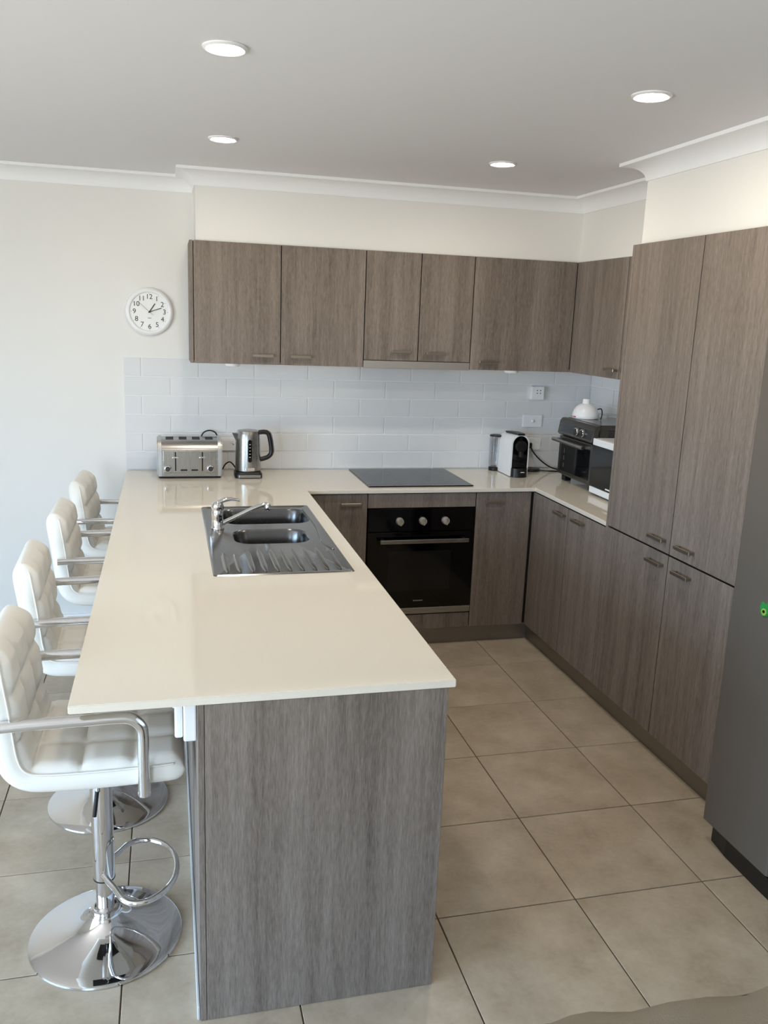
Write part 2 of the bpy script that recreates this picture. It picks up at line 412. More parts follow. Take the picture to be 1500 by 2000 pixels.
# wall cupboards on the back wall
c = thing('wall_cabinet', 'two-door grey-brown wall cupboard nearest the clock, with a side panel', 'cabinet', (.25, 0, UZ0), 'wall cupboards')
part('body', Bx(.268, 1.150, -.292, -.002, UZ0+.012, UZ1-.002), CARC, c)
part('underside', Bx(.268, 1.150, -.292, -.002, UZ0, UZ0+.011), WSOFT, c)
part('end_panel', Bx(.250, .2665, UF, -.002, UZ0, UZ1, .001, 1), WOOD, c)
door_y(c, .270, .707-G, UZ0, UZ1, UF, (.616, 1.538)); door_y(c, .707+G, 1.150-G, UZ0, UZ1, UF, (.811, 1.538))
c = thing('wall_cabinet', 'short two-door grey-brown wall cupboard directly above the rangehood', 'cabinet', (1.15, 0, 1.53), 'wall cupboards')
part('body', Bx(1.152, 1.749, -.292, -.002, 1.531, UZ1-.002), CARC, c)
door_y(c, 1.150+G, 1.451-G, 1.531, UZ1, UF, (1.352, 1.577)); door_y(c, 1.451+G, 1.750-G, 1.531, UZ1, UF, (1.547, 1.573))
c = thing('wall_cabinet', 'wide single-door grey-brown wall cupboard right of the rangehood, in the corner', 'cabinet', (1.75, 0, UZ0), 'wall cupboards')
part('body', Bx(1.752, XR-.012, -.292, -.002, UZ0+.012, UZ1-.002), CARC, c)
part('underside', Bx(1.752, XR-.012, -.292, -.002, UZ0, UZ0+.011), WSOFT, c)
door_y(c, 1.750+G, RX-.003, UZ0, UZ1, UF, (1.853, 1.537))
c = thing('wall_cabinet', 'grey-brown wall cupboard on the right wall above the microwave', 'cabinet', (RX, -.3, UZ0), 'wall cupboards')
part('body', Bx(RX+.02, XR-.012, -1.396, -.296, UZ0+.012, UZ1-.002), CARC, c)
part('underside', Bx(RX+.02, XR-.012, -1.396, -.296, UZ0, UZ0+.011), WSOFT, c)
part('filler', Bx(RX, RX+.018, -.345, UF-.001, UZ0, UZ1), WOOD, c)
door_x(c, -.866+G, -.347, UZ0, UZ1, RX, (-.800, 1.535)); door_x(c, -1.398, -.866-G, UZ0, UZ1, RX, (-.955, 1.535))
# base cupboards, back run
BZ0, BZ1, BF = .100, .858, -.600
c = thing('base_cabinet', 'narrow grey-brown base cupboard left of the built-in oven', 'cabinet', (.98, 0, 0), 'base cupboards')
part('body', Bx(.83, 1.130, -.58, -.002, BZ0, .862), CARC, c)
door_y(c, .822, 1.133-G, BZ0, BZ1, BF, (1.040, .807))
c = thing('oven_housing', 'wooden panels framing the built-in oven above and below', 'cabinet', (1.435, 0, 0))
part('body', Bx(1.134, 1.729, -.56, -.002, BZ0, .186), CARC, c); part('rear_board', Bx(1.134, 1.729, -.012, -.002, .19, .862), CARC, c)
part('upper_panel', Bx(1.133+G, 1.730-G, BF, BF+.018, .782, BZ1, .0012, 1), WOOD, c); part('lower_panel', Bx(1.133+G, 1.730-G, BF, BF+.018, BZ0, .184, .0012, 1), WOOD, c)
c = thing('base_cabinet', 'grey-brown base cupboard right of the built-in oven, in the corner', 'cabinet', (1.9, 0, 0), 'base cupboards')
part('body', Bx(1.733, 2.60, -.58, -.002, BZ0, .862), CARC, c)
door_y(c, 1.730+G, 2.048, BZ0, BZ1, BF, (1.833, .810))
# right run
RF = 2.061
c = thing('base_cabinet', 'two-door grey-brown base cupboard under the microwave bench', 'cabinet', (2.36, -1, 0), 'base cupboards')
part('body', Bx(2.081, 2.655, -1.398, -.582, BZ0, .862), CARC, c)
part('filler', Bx(RF, RF+.018, -.622, -.602, BZ0, BZ1), WOOD, c)
door_x(c, -1.022+G, -.625, BZ0, BZ1, RF, (-.955, .818)); door_x(c, -1.400, -1.022-G, BZ0, BZ1, RF, (-1.155, .822))
# pantry
c = thing('pantry_cabinet', 'tall four-door grey-brown pantry cupboard between the fridge and the bench', 'cabinet', (2.36, -1.9, 0))
part('body', Bx(2.081, 2.655, PY1+.002, PY0-.02, BZ0, UZ1-.002), CARC, c)
part('side_panel', Bx(PX, 2.655, PY0-.018, PY0, BZ0, UZ1, .001, 1), WOOD, c)
ym = -1.915
for za, zb, hz in ((BZ0, .866, .820), (.873, UZ1, .922)):
    door_x(c, ym+G, PY0-.021, za, zb, PX, (-1.838, hz)); door_x(c, PY1, ym-G, za, zb, PX, (-2.030, hz))
# kickboards
k = tag(part('kickboard', Bx(.83, 2.095, -.565, -.553, .001, .098), KICK), 'dull aluminium kickboard under the oven run', 'kickboard', 'kickboards')
k = tag(part('kickboard', Bx(2.095, 2.107, PY1, -.566, .001, .098), KICK), 'long dull aluminium kickboard under the pantry run', 'kickboard', 'kickboards')
# peninsula carcass
c = thing('peninsula_cabinet', 'grey-brown peninsula base with a broad wooden end panel', 'cabinet', (.5, -1.5, 0))
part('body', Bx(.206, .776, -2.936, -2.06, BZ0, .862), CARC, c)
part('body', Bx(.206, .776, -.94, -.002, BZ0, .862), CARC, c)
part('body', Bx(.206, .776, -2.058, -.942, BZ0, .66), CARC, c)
part('kick', Bx(.72, .73, -2.936, -.64, .001, .098), KICK, c)
part('end_panel', Bx(.2045, .797, -2.955, -2.937, .001, .862, .001, 1), WOOD, c)
part('back_panel', Bx(.188, .2033, -2.955, -.010, .001, .862, .001, 1), WOOD, c)
yy = [-2.934, -2.49, -2.045, -1.6, -1.15, -.70]
for a, d in zip(yy, yy[1:]): door_x(c, a+G, d-G, BZ0, BZ1, .797, ((a+d)/2, .815), out=1)
struct('baseboard_peninsula', Bx(.180, .187, -2.95, -.010, 0, .040, .002), mat('grey_trim', (196, 195, 193), .6))

# benchtop: one continuous U-shaped slab with a sink opening
SX0, SX1, SY0, SY1 = .272, .757, -2.033, -.972
xs = [-.092, SX0+.012, SX1-.012, .814, 2.061, 2.659]; ys = [-2.960, SY0+.012, -1.4005, SY1-.012, -.616, -.001]
def m_(i, j):
    x = (xs[i]+xs[i+1])/2; y = (ys[j]+ys[j+1])/2
    if SX0 < x < SX1 and SY0 < y < SY1: return False
    return x < .814 or y > -.616 or (x > 2.061 and y > -1.4005)
b = cells(BM(), xs, ys, m_, .864, .884)
bmesh.ops.dissolve_limit(b, angle_limit=.01, verts=b.verts, edges=b.edges)
bmesh.ops.bevel(b, geom=[e for e in b.edges if len(e.link_faces) == 2 and e.calc_face_angle(0) > .5], offset=.002, segments=2, affect='EDGES', clamp_overlap=True)
tag(part('benchtop', b, STONE), 'glossy cream stone benchtop wrapping around the kitchen in a U', 'benchtop')

# ================================================================== SINK AND TAP
s = thing('kitchen_sink', 'stainless drop-in sink with two bowls and a ribbed drainer in the peninsula', 'sink', (.51, -1.5, HB))
b = BM(); zt = HB+.0045
bowls = [(.352, .722, -1.312, -1.022, .07, .70), (.375, .672, -1.632, -1.402, .07, .74)]
def lp(pts, z): return [(x, y, z) for x, y in pts]
outer = [rrect(SX0, SX1, SY0, SY1, .012, 4), rrect(SX0+.004, SX1-.004, SY0+.004, SY1-.004, .012, 4), rrect(SX0+.014, SX1-.014, SY0+.014, SY1-.014, .012, 4), rrect(SX0+.02, SX1-.02, SY0+.02, SY1-.02, .012, 4)]
zo = [HB+.0005, zt, zt, HB+.0015]
R = [[b.verts.new(p) for p in lp(o, z)] for o, z in zip(outer, zo)]
for p, q in zip(R, R[1:]):
    for i in range(len(p)): b.faces.new((p[i], p[(i+1) % len(p)], q[(i+1) % len(p)], q[i]))
edges = [b.edges.get((R[-1][i], R[-1][(i+1) % len(R[-1])])) for i in range(len(R[-1]))]
for (x0, x1, y0, y1, r, zf) in bowls:
    ring = [b.verts.new(p) for p in lp(rrect(x0, x1, y0, y1, r, 8), HB+.0015)]
    edges += [b.edges.new((ring[i], ring[(i+1) % len(ring)])) for i in range(len(ring))]
bmesh.ops.triangle_fill(b, use_beauty=True, edges=edges)
part('deck', b, SINK, s, smooth=35)
for (x0, x1, y0, y1, r, zf) in bowls:
    L_ = []
    for d, z in ((0, HB+.0015), (.003, HB-.002), (.006, HB-.008), (.012, HB-.06), (.018, zf+.03), (.028, zf+.01), (.05, zf), (.085, zf-.002)):
        L_.append(lp(rrect(x0+d, x1-d, y0+d, y1-d, max(r-d*.5, .02), 8), z))
    b = loft(BM(), L_, False, True); w_ = part('bowl', b, BOWL, s, smooth=50)
    cx, cy = (x0+x1)/2, (y0+y1)/2
    part('drain', lathe(BM(), [(0, zf+.001), (.03, zf+.001), (.04, zf+.003), (.042, zf-.001)], (cx, cy, 0), 24), CHROME, w_, smooth=40)
for k in range(10):
    x = .322+k*.0435; b = BM(); y0 = -2.0; y1 = -1.70 if k > 1 else -1.745
    L_ = []
    for q in range(9):
        t = q/8; wv = .0115*min(1, math.sin(PI*max(t, .04))*2.2); h = .0036*min(1, math.sin(PI*max(min(t, .97), .03))*3)
        y = y0+(y1-y0)*t; L_.append([(x-wv, y, HB+.0012), (x-wv*.6, y, HB+.0015+h*.8), (x, y, HB+.0015+h), (x+wv*.6, y, HB+.0015+h*.8), (x+wv, y, HB+.0012)])
    part('drainer_rib', loft(b, L_), SINK, s, smooth=60)
part('pressed_ridge', tube(BM(), catmull([(.722, -1.05, HB+.001), (.728, -1.35, HB+.002), (.712, -1.62, HB+.002), (.735, -1.74, HB+.001)], 6), .004, 8), SINK, s, smooth=180)
t = thing('mixer_tap', 'chrome single-lever mixer tap with a slanted spout over the sink', 'tap', (.323, -1.375, HB))
part('body', lathe(BM(), [(.027, HB+.002), (.027, HB+.008), (.0235, HB+.012), (.0235, HB+.05), (.0242, HB+.052), (.0242, HB+.075), (.0225, HB+.08), (.0225, HB+.083), (.026, HB+.088), (.025, HB+.104), (.018, HB+.114), (.008, HB+.118), (0, HB+.118)], (.323, -1.375, 0), 32), CHROME, t, smooth=50)
sp = catmull([(.338, -1.375, HB+.022), (.40, -1.372, HB+.050), (.455, -1.370, HB+.076), (.495, -1.368, HB+.092), (.518, -1.368, HB+.097), (.531, -1.368, HB+.092)], 8)
sp_ = part('spout', tube(BM(), sp, .0095, 14), CHROME, t, smooth=50)
part('aerator', lathe(BM(), [(.0105, 0), (.0125, .004), (.0125, .024), (.010, .028), (0, .03)], (.527, -1.368, HB+.073), 20), CHROME, sp_, smooth=50)
lv = catmull([(.322, -1.375, HB+.108), (.345, -1.375, HB+.120), (.372, -1.375, HB+.124), (.398, -1.375, HB+.121), (.412, -1.375, HB+.117)], 6)
part('lever', tube(BM(), lv, [.019-.0125*i/(len(lv)-1) for i in range(len(lv))], 14, sy=.62), CHROME, t, smooth=60)

# ================================================================== BUILT-IN OVEN, COOKTOP, RANGEHOOD
o_ = thing('built_in_oven', 'black glass built-in oven with three silver knobs under the cooktop', 'oven', (1.432, -.6, .19))
ox0, ox1 = 1.1365, 1.7275
part('body', Bx(ox0+.015, ox1-.015, -.578, -.03, .195, .775), CARC, o_)
part('control_panel', Bx(ox0, ox1, -.606, -.579, .655, .778, .0015), BGLASS, o_)
d = part('door', Bx(ox0, ox1, -.606, -.579, .228, .650, .0015), BGLASS, o_)
part('window', Bx(1.250, 1.602, -.6072, -.6055, .325, .545, .0006, 1), DARKGL, d, label='dark oven window')
hb = BM(); box(hb, 1.196, 1.686, -.650, -.636, .598, .620, .003)
for x in (1.215, 1.667): box(hb, x-.008, x+.008, -.637, -.605, .602, .616)
part('handle', hb, STEELX, d, label='wide steel door handle')
part('maker_mark', Bx(1.400, 1.455, -.6066, -.606, .265, .271), GREY, d)
part('steel_trim', Bx(ox0, ox1, -.606, -.579, .192, .226, .001, 1), STEELX, o_, label='stainless strip below the door')
for x in (1.307, 1.434, 1.560):
    kb = part('knob', lathe(BM(), [(.021, 0), (.021, .004), (.0195, .006), (.0195, .020), (.017, .023), (0, .023)], (x, -.606, .711), 28, 'y'), mat('knob_silver', (202, 197, 186), .35, .55), o_, smooth=40)
    part('grip', Bx(x-.004, x+.004, -.642, -.628, .693, .731, .002), MATS['knob_silver'], kb)
    part('pointer', Bx(x-.0008, x+.0008, -.6425, -.6419, .711, .730), INK, kb)
c = thing('cooktop', 'black glass electric cooktop set in the bench above the oven', 'cooktop', (1.435, -.3, HB))
part('glass', Bx(1.147, 1.727, -.556, -.034, HB+.0005, HB+.0065, .002), BGLASS, c)
part('control_strip', Bx(1.16, 1.715, -.545, -.51, HB+.0066, HB+.0068), mat('dark_print', (32, 33, 36), .12), c)
for x, y, r in ((1.29, -.17, .075), (1.58, -.17, .095), (1.29, -.39, .09), (1.58, -.39, .075)):
    b = BM(); n = 48
    a_ = [b.verts.new((x+r*math.cos(2*PI*i/n), y+r*math.sin(2*PI*i/n), HB+.0067)) for i in range(n)]; c_ = [b.verts.new((x+(r-.0012)*math.cos(2*PI*i/n), y+(r-.0012)*math.sin(2*PI*i/n), HB+.0067)) for i in range(n)]
    for i in range(n): b.faces.new((a_[i], a_[(i+1) % n], c_[(i+1) % n], c_[i]))
    part('heat_zone', b, MATS['dark_print'], c)
h = thing('rangehood', 'slim stainless slide-out rangehood below the short cupboard', 'rangehood', (1.45, -.15, 1.49))
part('body', Bx(1.154, 1.746, -.290, -.005, 1.492, 1.527), GREY, h)
part('front_strip', Bx(1.151, 1.749, -.314, -.291, 1.488, 1.528, .001, 1), mat('hood_steel', (186, 181, 174), .33, .65), h, label='brushed stainless front strip')
for i, x in enumerate((.467, 2.02)):
    p = tag(part('puck_light', lathe(BM(), [(.041, UZ0-.0005), (.041, UZ0-.009), (.036, UZ0-.015), (0, UZ0-.016)], (x, -.235 if i == 0 else -.262, 0), 28), WPLAST, smooth=40),
            'small round white puck light under the cupboard nearest the clock' if i == 0 else 'small round white puck light under the corner wall cupboard', 'light', 'puck lights under the wall cupboards')

# ================================================================== DOWNLIGHTS
names = ['large bright ceiling downlight nearest the top left of the room', 'bright ceiling downlight in front of the pantry bulkhead', 'ceiling downlight over the sink, in front of the clock-side bulkhead', 'small ceiling downlight above the built-in oven']
k = (ZC-CAM[2])/(2.44-CAM[2])
for (x, y), nm in zip(((.301, -2.271), (1.579, -2.276), (.372, -1.031), (1.595, -1.022)), names):
    x = CAM[0]+(x-CAM[0])*k; y = CAM[1]+(y-CAM[1])*k
    d = thing('downlight', nm, 'downlight', (x, y, ZC), 'ceiling downlights')
    part('trim_ring', lathe(BM(), [(.046, ZC-.0005), (.060, ZC-.0005), (.060, ZC-.004), (.052, ZC-.008), (.046, ZC-.006)], (x, y, 0), 40, ring=True), WPLAST, d, smooth=40)
    part('lens', lathe(BM(), [(0, ZC-.0045), (.030, ZC-.0045), (.046, ZC-.0035)], (x, y, 0), 32, cap=False), EMIT, d, smooth=60, label='glowing white lens')

# ================================================================== FRIDGE
f = thing('refrigerator', 'dark stainless side-by-side fridge standing beside the pantry', 'fridge', (2.3, -2.92, 0))
FX = 1.935; fy0, fy1 = -2.485, -3.395
part('cabinet_body', Bx(2.005, 2.64, fy1+.004, fy0-.004, .07, 1.775, .004), mat('fridge_side', (70, 69, 67), .5), f)
for a, b_, hy in ((fy0, -2.826, -2.79), (-2.832, fy1, -2.87)):
    dm = BM(); pts = []
    ya, yb = sorted((a, b_))
    for (x, y) in rrect(FX, 1.998, ya, yb, .012, 5): pts.append((x, y))
    prism(dm, pts, lambda x, y: (x, y, .078), lambda x, y: (x, y, 1.785))
    d = part('door', dm, FRIDGE, f, smooth=40)
    part('handle', Bx(FX-.045, FX-.03, hy-.010, hy+.010, 1.05, 1.62, .004), DSTEEL, d)
    for z_ in (1.08, 1.57): part('handle_post', Bx(FX-.031, FX+.002, hy-.008, hy+.008, z_, z_+.02), DSTEEL, d)
pts = [(1.958+.0*i, 0) for i in range(1)]
b = BM(); arc = [(1.975, fy0-.012), (1.962, fy0-.03), (1.950, fy0-.12), (1.946, fy0-.3), (1.946, fy1+.3), (1.950, fy1+.12), (1.962, fy1+.03), (1.975, fy1+.012), (2.6, fy1+.012), (2.6, fy0-.012)]
prism(b, arc, lambda x, y: (x, y, .001), lambda x, y: (x, y, .068))
part('plinth', b, BLACK, f, label='black plastic plinth')
m = thing('fridge_magnet', 'small green leaf-shaped magnet on the fridge door', 'magnet', (FX, -2.65, .912))
pts = [(-.020, .012), (-.008, .024), (.004, .017), (.018, .022), (.024, .004), (.020, -.014), (.006, -.026), (-.012, -.020), (-.022, -.008)]
part('leaf', prism(BM(), pts, lambda a, b: (FX-.001, -2.655+a, .906+b), lambda a, b: (FX-.008, -2.655+a*.85, .906+b*.85)), GREEN, m)
part('patch', lathe(BM(), [(.011, .0), (.011, .003), (.006, .004), (0, .004)], (FX-.008, -2.658, .900), 16, 'x'), LIME, m)
part('dot', lathe(BM(), [(.005, .0), (.005, .002), (0, .002)], (FX-.012, -2.660, .902), 14, 'x'), BLACK, m)

# ================================================================== WALL CLOCK
ck = thing('wall_clock', 'round white wall clock with black numerals beside the wall cupboards', 'clock', (.048, YB, 1.737))
cx, cz = .048, 1.737
part('rim', lathe(BM(), [(.120, .001), (.1245, .005), (.1240, .012), (.1210, .019), (.1150, .0245), (.1080, .0265), (.1020, .0255), (.0990, .0215), (.0985, .004)], (cx, YB, cz), 64, 'y', True), WPLAST, ck, smooth=50)
part('face', lathe(BM(), [(0, .019), (.0995, .019)], (cx, YB, cz), 64, 'y', cap=False), CLOCKF, ck)
fz = YB-.0195
for n in range(1, 13):
    a = n*PI/6; r = .077
    M = Matrix.Translation((r*math.sin(a), fz-YB, r*math.cos(a))) @ Matrix.Rotation(PI/2, 4, 'X')
    text_mesh(str(n), .036, INK, 'numeral', ck, M)
    part('minute_mark', lathe(BM(), [(.0016, 0), (0, .0004)], (cx+.093*math.sin(a), fz, cz+.093*math.cos(a)), 8, 'y'), INK, ck)
def hand(name, deg, l, tail, wd, dep, m):
    b = Bx(-wd/2, wd/2, -.0006, .0006, -tail, l)
    bmesh.ops.rotate(b, verts=b.verts, cent=(0, 0, 0), matrix=Matrix.Rotation(math.radians(deg), 3, 'Y')); bmesh.ops.translate(b, verts=b.verts, vec=(cx, fz-dep, cz)); part(name, b, m, ck)
hand('hour_hand', 34, .052, .006, .0045, .003, INK); hand('minute_hand', 71, .066, .006, .0034, .005, INK)
hand('second_hand', 311.5, .076, .024, .0014, .007, mat('second_hand_dark', (88, 40, 42), .4))
part('hub', lathe(BM(), [(.004, 0), (.004, .009), (0, .009)], (cx, fz, cz), 16, 'y'), INK, ck)
part('maker_mark', Bx(cx-.009, cx+.009, fz-.0003, fz, cz-.034, cz-.031), GREY, ck)

# ================================================================== POWER POINTS
def plate(name, label, cat, x0, x1, z0, z1, d=.010, group=None):
    t = thing(name, label, cat, ((x0+x1)/2, 0, (z0+z1)/2), group)
    part('plate', Bx(x0, x1, -d, -.0005, z0, z1, .003, 2), WPLAST, t); return t
t = plate('wall_socket', 'white double wall socket half hidden behind the kettle', 'socket', .380, .500, .993, 1.066, group='wall sockets')
part('rocker', Bx(.470, .484, -.014, -.009, 1.035, 1.052, .002, 1), WSOFT, t); part('indicator', prism(BM(), [(.482, 1.032), (.490, 1.032), (.486, 1.024)], lambda x, z: (x, -.0102, z), lambda x, z: (x, -.0108, z)), INK, t)
t = plate('plug_in_device', 'small white plug-in box with four dark dots on the splashback', 'device', 2.256, 2.338, 1.306, 1.386, .034)
for x in (2.292, 2.312):
    for z in (1.346, 1.362): part('dot', lathe(BM(), [(.0035, 0), (0, .0006)], (x, -.034, z), 10, 'y'), INK, t)
t = plate('light_switch', 'white switch plate with one centre button on the splashback', 'switch', 2.222, 2.349, 1.138, 1.213)
part('button', lathe(BM(), [(.010, 0), (.009, .006), (.004, .009), (0, .009)], (2.287, -.010, 1.175), 18, 'y'), WSOFT, t, smooth=50)
t = plate('wall_socket', 'white double wall socket behind the coffee machine', 'socket', 2.232, 2.352, .998, 1.073, group='wall sockets')
for x in (2.262, 2.322): part('rocker', Bx(x-.007, x+.007, -.014, -.009, 1.045, 1.062, .002, 1), WSOFT, t)
part('plug', Bx(2.252, 2.282, -.045, -.010, 1.012, 1.046, .006), BLACK, t, label='black plug')
t = thing('bench_socket', 'white power point box under the bench end, on the peninsula back', 'socket', (.187, -2.86, .80))
part('housing', Bx(.157, .1872, -2.925, -2.79, .757, .8615, .004), WPLAST, t)
part('cover', Bx(.137, .156, -2.918, -2.797, .764, .8615, .005), WPLAST, t)
for y in (-2.885, -2.83): part('rocker', Bx(.133, .138, y-.008, y+.008, .83, .848, .001, 1), WSOFT, t)

# ================================================================== TOASTER, KETTLE
t = thing('toaster', 'brushed steel four-slice toaster on the bench beside the kettle', 'toaster', (.24, -.18, HB))
part('base', Bx(.082, .402, -.255, -.095, HB+.001, HB+.014, .004), BLACK, t)
pts = [(-.264, HB+.012), (-.262, HB+.148), (-.259, HB+.158), (-.245, HB+.178), (-.230, HB+.192), (-.214, HB+.199), (-.110, HB+.203), (-.098, HB+.197), (-.092, HB+.185), (-.090, HB+.012)]
part('body', prism(BM(), pts, lambda y, z: (.097, y, z), lambda y, z: (.387, y, z)), STEELX, t, smooth=35)
for s_, (a, b_) in (('l', (.074, .0968)), ('r', (.3872, .410))):
    outl = [(-.262, HB+.012), (-.260, HB+.150), (-.250, HB+.178), (-.228, HB+.200), (-.110, HB+.209), (-.094, HB+.198), (-.088, HB+.18), (-.086, HB+.012)]
    bm_ = prism(BM(), outl, lambda y, z: (a, y, z), lambda y, z: (b_, y, z))
    bmesh.ops.bevel(bm_, geom=[e for e in bm_.edges if abs(e.verts[0].co.x-e.verts[1].co.x) < 1e-5 and abs(e.verts[0].co.x-(a if s_ == 'l' else b_)) < 1e-5], offset=.006, segments=3, affect='EDGES')
    part('side_cap', bm_, mat('satin_silver', (188, 187, 184), .34, .85), t, smooth=35)
part('front_plate', Bx(.106, .378, -.267, -.2625, HB+.032, HB+.150, .002), STEEL, t)
part('crumb_tray', Bx(.110, .374, -.268, -.263, HB+.014, HB+.030, .001, 1), STEELX, t)
for i in range(4):
    x = .139+i*.0685; b = Bx(x-.020, x+.020, -.205, -.122, HB+.176, HB+.1985)
    for v in b.verts:
        if v.co.z > HB+.19: v.co.z = HB+.1990+(v.co.y+.214)*.0385+.0006
    part('slot', b, MATT, t)
for x in (.168, .306):
    part('lever_slot', Bx(x-.0035, x+.0035, -.2678, -.2665, HB+.042, HB+.142), MATT, t)
    part('lever', Bx(x-.017, x+.017, -.290, -.2675, HB+.112, HB+.120, .003), CHROME, t)
for x in (.128, .348):
    kb = part('dial', lathe(BM(), [(.020, 0), (.019, .006), (.017, .014), (.014, .016), (.0, .016)], (x, -.267, HB+.054), 28, 'y'), CHROME, t, smooth=40)
    part('dial_face', lathe(BM(), [(.0135, 0), (.0135, .0175), (0, .0175)], (x, -.267, HB+.054), 24, 'y'), MATS['grey_plastic'] if 0 else mat('dial_dark', (52, 52, 56), .4), kb, smooth=40)
for x in (.211, .266): part('button', Bx(x-.017, x+.017, -.2695, -.2665, HB+.042, HB+.050, .0035), MATT, t)
k = thing('kettle', 'brushed steel electric kettle with a black handle beside the toaster', 'kettle', (.553, -.21, HB))
kx, ky = .550, -.21
b = BM(); pl = rrect(kx-.073, kx+.073, ky-.075, ky+.075, .03, 6)
loft(b, [lp(pl, HB+.001), lp(pl, HB+.022), lp(rrect(kx-.066, kx+.066, ky-.068, ky+.068, .03, 6), HB+.034)])
ba = part('power_base', b, BLACK, k, smooth=35); part('front_strip', Bx(kx-.055, kx+.062, ky-.0785, ky-.074, HB+.005, HB+.020, .002), STEELX, ba)
part('body', lathe(BM(), [(.060, HB+.036), (.068, HB+.037), (.0685, HB+.046), (.067, HB+.12), (.064, HB+.20), (.062, HB+.236), (.060, HB+.241)], (kx, ky, 0), 48), STEEL, k, smooth=40)
part('lid', lathe(BM(), [(.0605, HB+.2405), (.058, HB+.250), (.046, HB+.254), (0, HB+.255)], (kx, ky, 0), 40), STEEL, k, smooth=40)
part('spout', loft(BM(), [[(kx-.052, ky-.026, HB+.185), (kx-.062, ky-.022, HB+.188), (kx-.062, ky+.022, HB+.188), (kx-.052, ky+.026, HB+.185)], [(kx-.05, ky-.03, HB+.235), (kx-.085, ky-.010, HB+.236), (kx-.085, ky+.010, HB+.236), (kx-.05, ky+.03, HB+.235)]]), BLACK, k)
hp = catmull([(kx+.056, ky, HB+.240), (kx+.085, ky, HB+.243), (kx+.108, ky, HB+.235), (kx+.120, ky, HB+.195), (kx+.126, ky, HB+.135), (kx+.112, ky, HB+.110), (kx+.085, ky, HB+.098), (kx+.066, ky, HB+.094)], 6)
hd = part('handle', tube(BM(), hp, .0125, 12), BLACK, k, smooth=60)
part('handle_cap', tube(BM(), [(p.x+.0072, p.y, p.z+.002) for p in hp[8:30]], .0085, 10), STEEL, hd, smooth=60)
b = BM(); gx = kx+.004; outl = [(gx+.0105*math.cos(a), (HB+.198 if math.sin(a) >= 0 else HB+.098)+.0105*math.sin(a)) for a in [2*PI*i/24 for i in range(24)]]
g = part('water_gauge', prism(b, outl, lambda x, z: (x, ky-.060, z), lambda x, z: (x, ky-.0715, z)), BGLASS, k)
for i in range(5): part('gauge_mark', Bx(gx-.004, gx+.004, ky-.0721, ky-.0714, HB+.115+i*.017, HB+.117+i*.017), WSOFT, g)
part('badge', Bx(kx-.020, kx+.030, ky-.0705, ky-.064, HB+.041, HB+.058, .002), CHROME, k)

def cord(name, label, pts, r=.003, m=None, n=8):
    return tag(part(name, tube(BM(), catmull(pts, n), r, 8), m or BLACK, smooth=180), label, 'cord')
cord('power_cord', 'black cord looping up behind the toaster to the socket', [(.30, -.086, HB+.11), (.312, -.05, HB+.20), (.345, -.035, HB+.225), (.385, -.03, HB+.215), (.405, -.022, HB+.17), (.412, -.014, HB+.145)], .004)
cord('power_cord', 'black cord running along the wall between the toaster and the kettle', [(.50, -.13, HB+.0045), (.49, -.10, HB+.03), (.465, -.07, HB+.055), (.44, -.05, HB+.04), (.418, -.04, HB+.0045), (.38, -.05, HB+.0045)], .004)

# ================================================================== COFFEE MACHINE
c = thing('coffee_machine', 'white and black arched capsule coffee machine on the bench', 'coffee machine', (2.1, -.2, HB))
mx0, mx1 = 2.043, 2.153; mc = (mx0+mx1)/2; hw = (mx1-mx0)/2
def arch(w_, z0, zt_, n=18):
    r = w_; zs = zt_-r*1.05
    return [(-w_, z0)] + [(-w_*math.cos(PI*i/n), zs+r*1.05*math.sin(PI*i/n)) for i in range(n+1)] + [(w_, z0)]
o1 = arch(hw, HB+.004, HB+.246)
part('shell', prism(BM(), o1, lambda a, z: (mc+a, -.288, z), lambda a, z: (mc+a, -.075, z-.012*(z > HB+.1))), WPLAST, c, smooth=35)
o2 = arch(hw-.009, HB+.010, HB+.237)
part('front_face', prism(BM(), o2, lambda a, z: (mc+a, -.2915, z), lambda a, z: (mc+a, -.287, z)), BGLASS, c, smooth=35)
part('brew_head', lathe(BM(), [(.034, 0), (.034, .012), (.030, .018), (0, .020)], (mc, -.2915, HB+.178), 32, 'y'), BLACK, c, smooth=40)
part('spout', lathe(BM(), [(.012, HB+.118), (.015, HB+.124), (.015, HB+.150)], (mc, -.301, 0), 18), BLACK, c, smooth=40)
dt = [(mc+(hw-.006)*math.cos(PI+PI*i/16), -.288+.036*math.sin(PI+PI*i/16)) for i in range(17)]
d = part('drip_tray', prism(BM(), dt+[(mc+hw-.006, -.285), (mc-hw+.006, -.285)], lambda x, y: (x, y, HB+.001), lambda x, y: (x, y, HB+.052)), BLACK, c, smooth=40)
part('maker_mark', Bx(mc-.004, mc+.020, -.3262, -.3245, HB+.030, HB+.034), WSOFT, d)
for i in range(9): part('cooling_rib', Bx(mc-hw+.014, mc+hw-.014, -.2932, -.2912, HB+.062+i*.008, HB+.065+i*.008), BLACK, c)
part('lever_strip', prism(BM(), [(-.30, HB+.243), (-.29, HB+.252), (-.2, HB+.253), (-.10, HB+.244), (-.10, HB+.236), (-.288, HB+.240)], lambda y, z: (mc-.02, y, z), lambda y, z: (mc+.02, y, z)), BLACK, c, smooth=40)
tx_, ty_ = 2.036, -.065
wtk = part('water_tank', lathe(BM(), [(.030, HB+.024), (.036, HB+.026), (.0375, HB+.05), (.0385, HB+.205), (.0365, HB+.205), (.0355, HB+.05), (.028, HB+.028)], (tx_, ty_, 0), 36, ring=True), CLEAR, c, smooth=50, label='clear round water tank')
part('tank_lid', lathe(BM(), [(.0395, HB+.2055), (.0395, HB+.213), (.030, HB+.216), (0, HB+.216)], (tx_, ty_, 0), 32), BLACK, wtk, smooth=40)
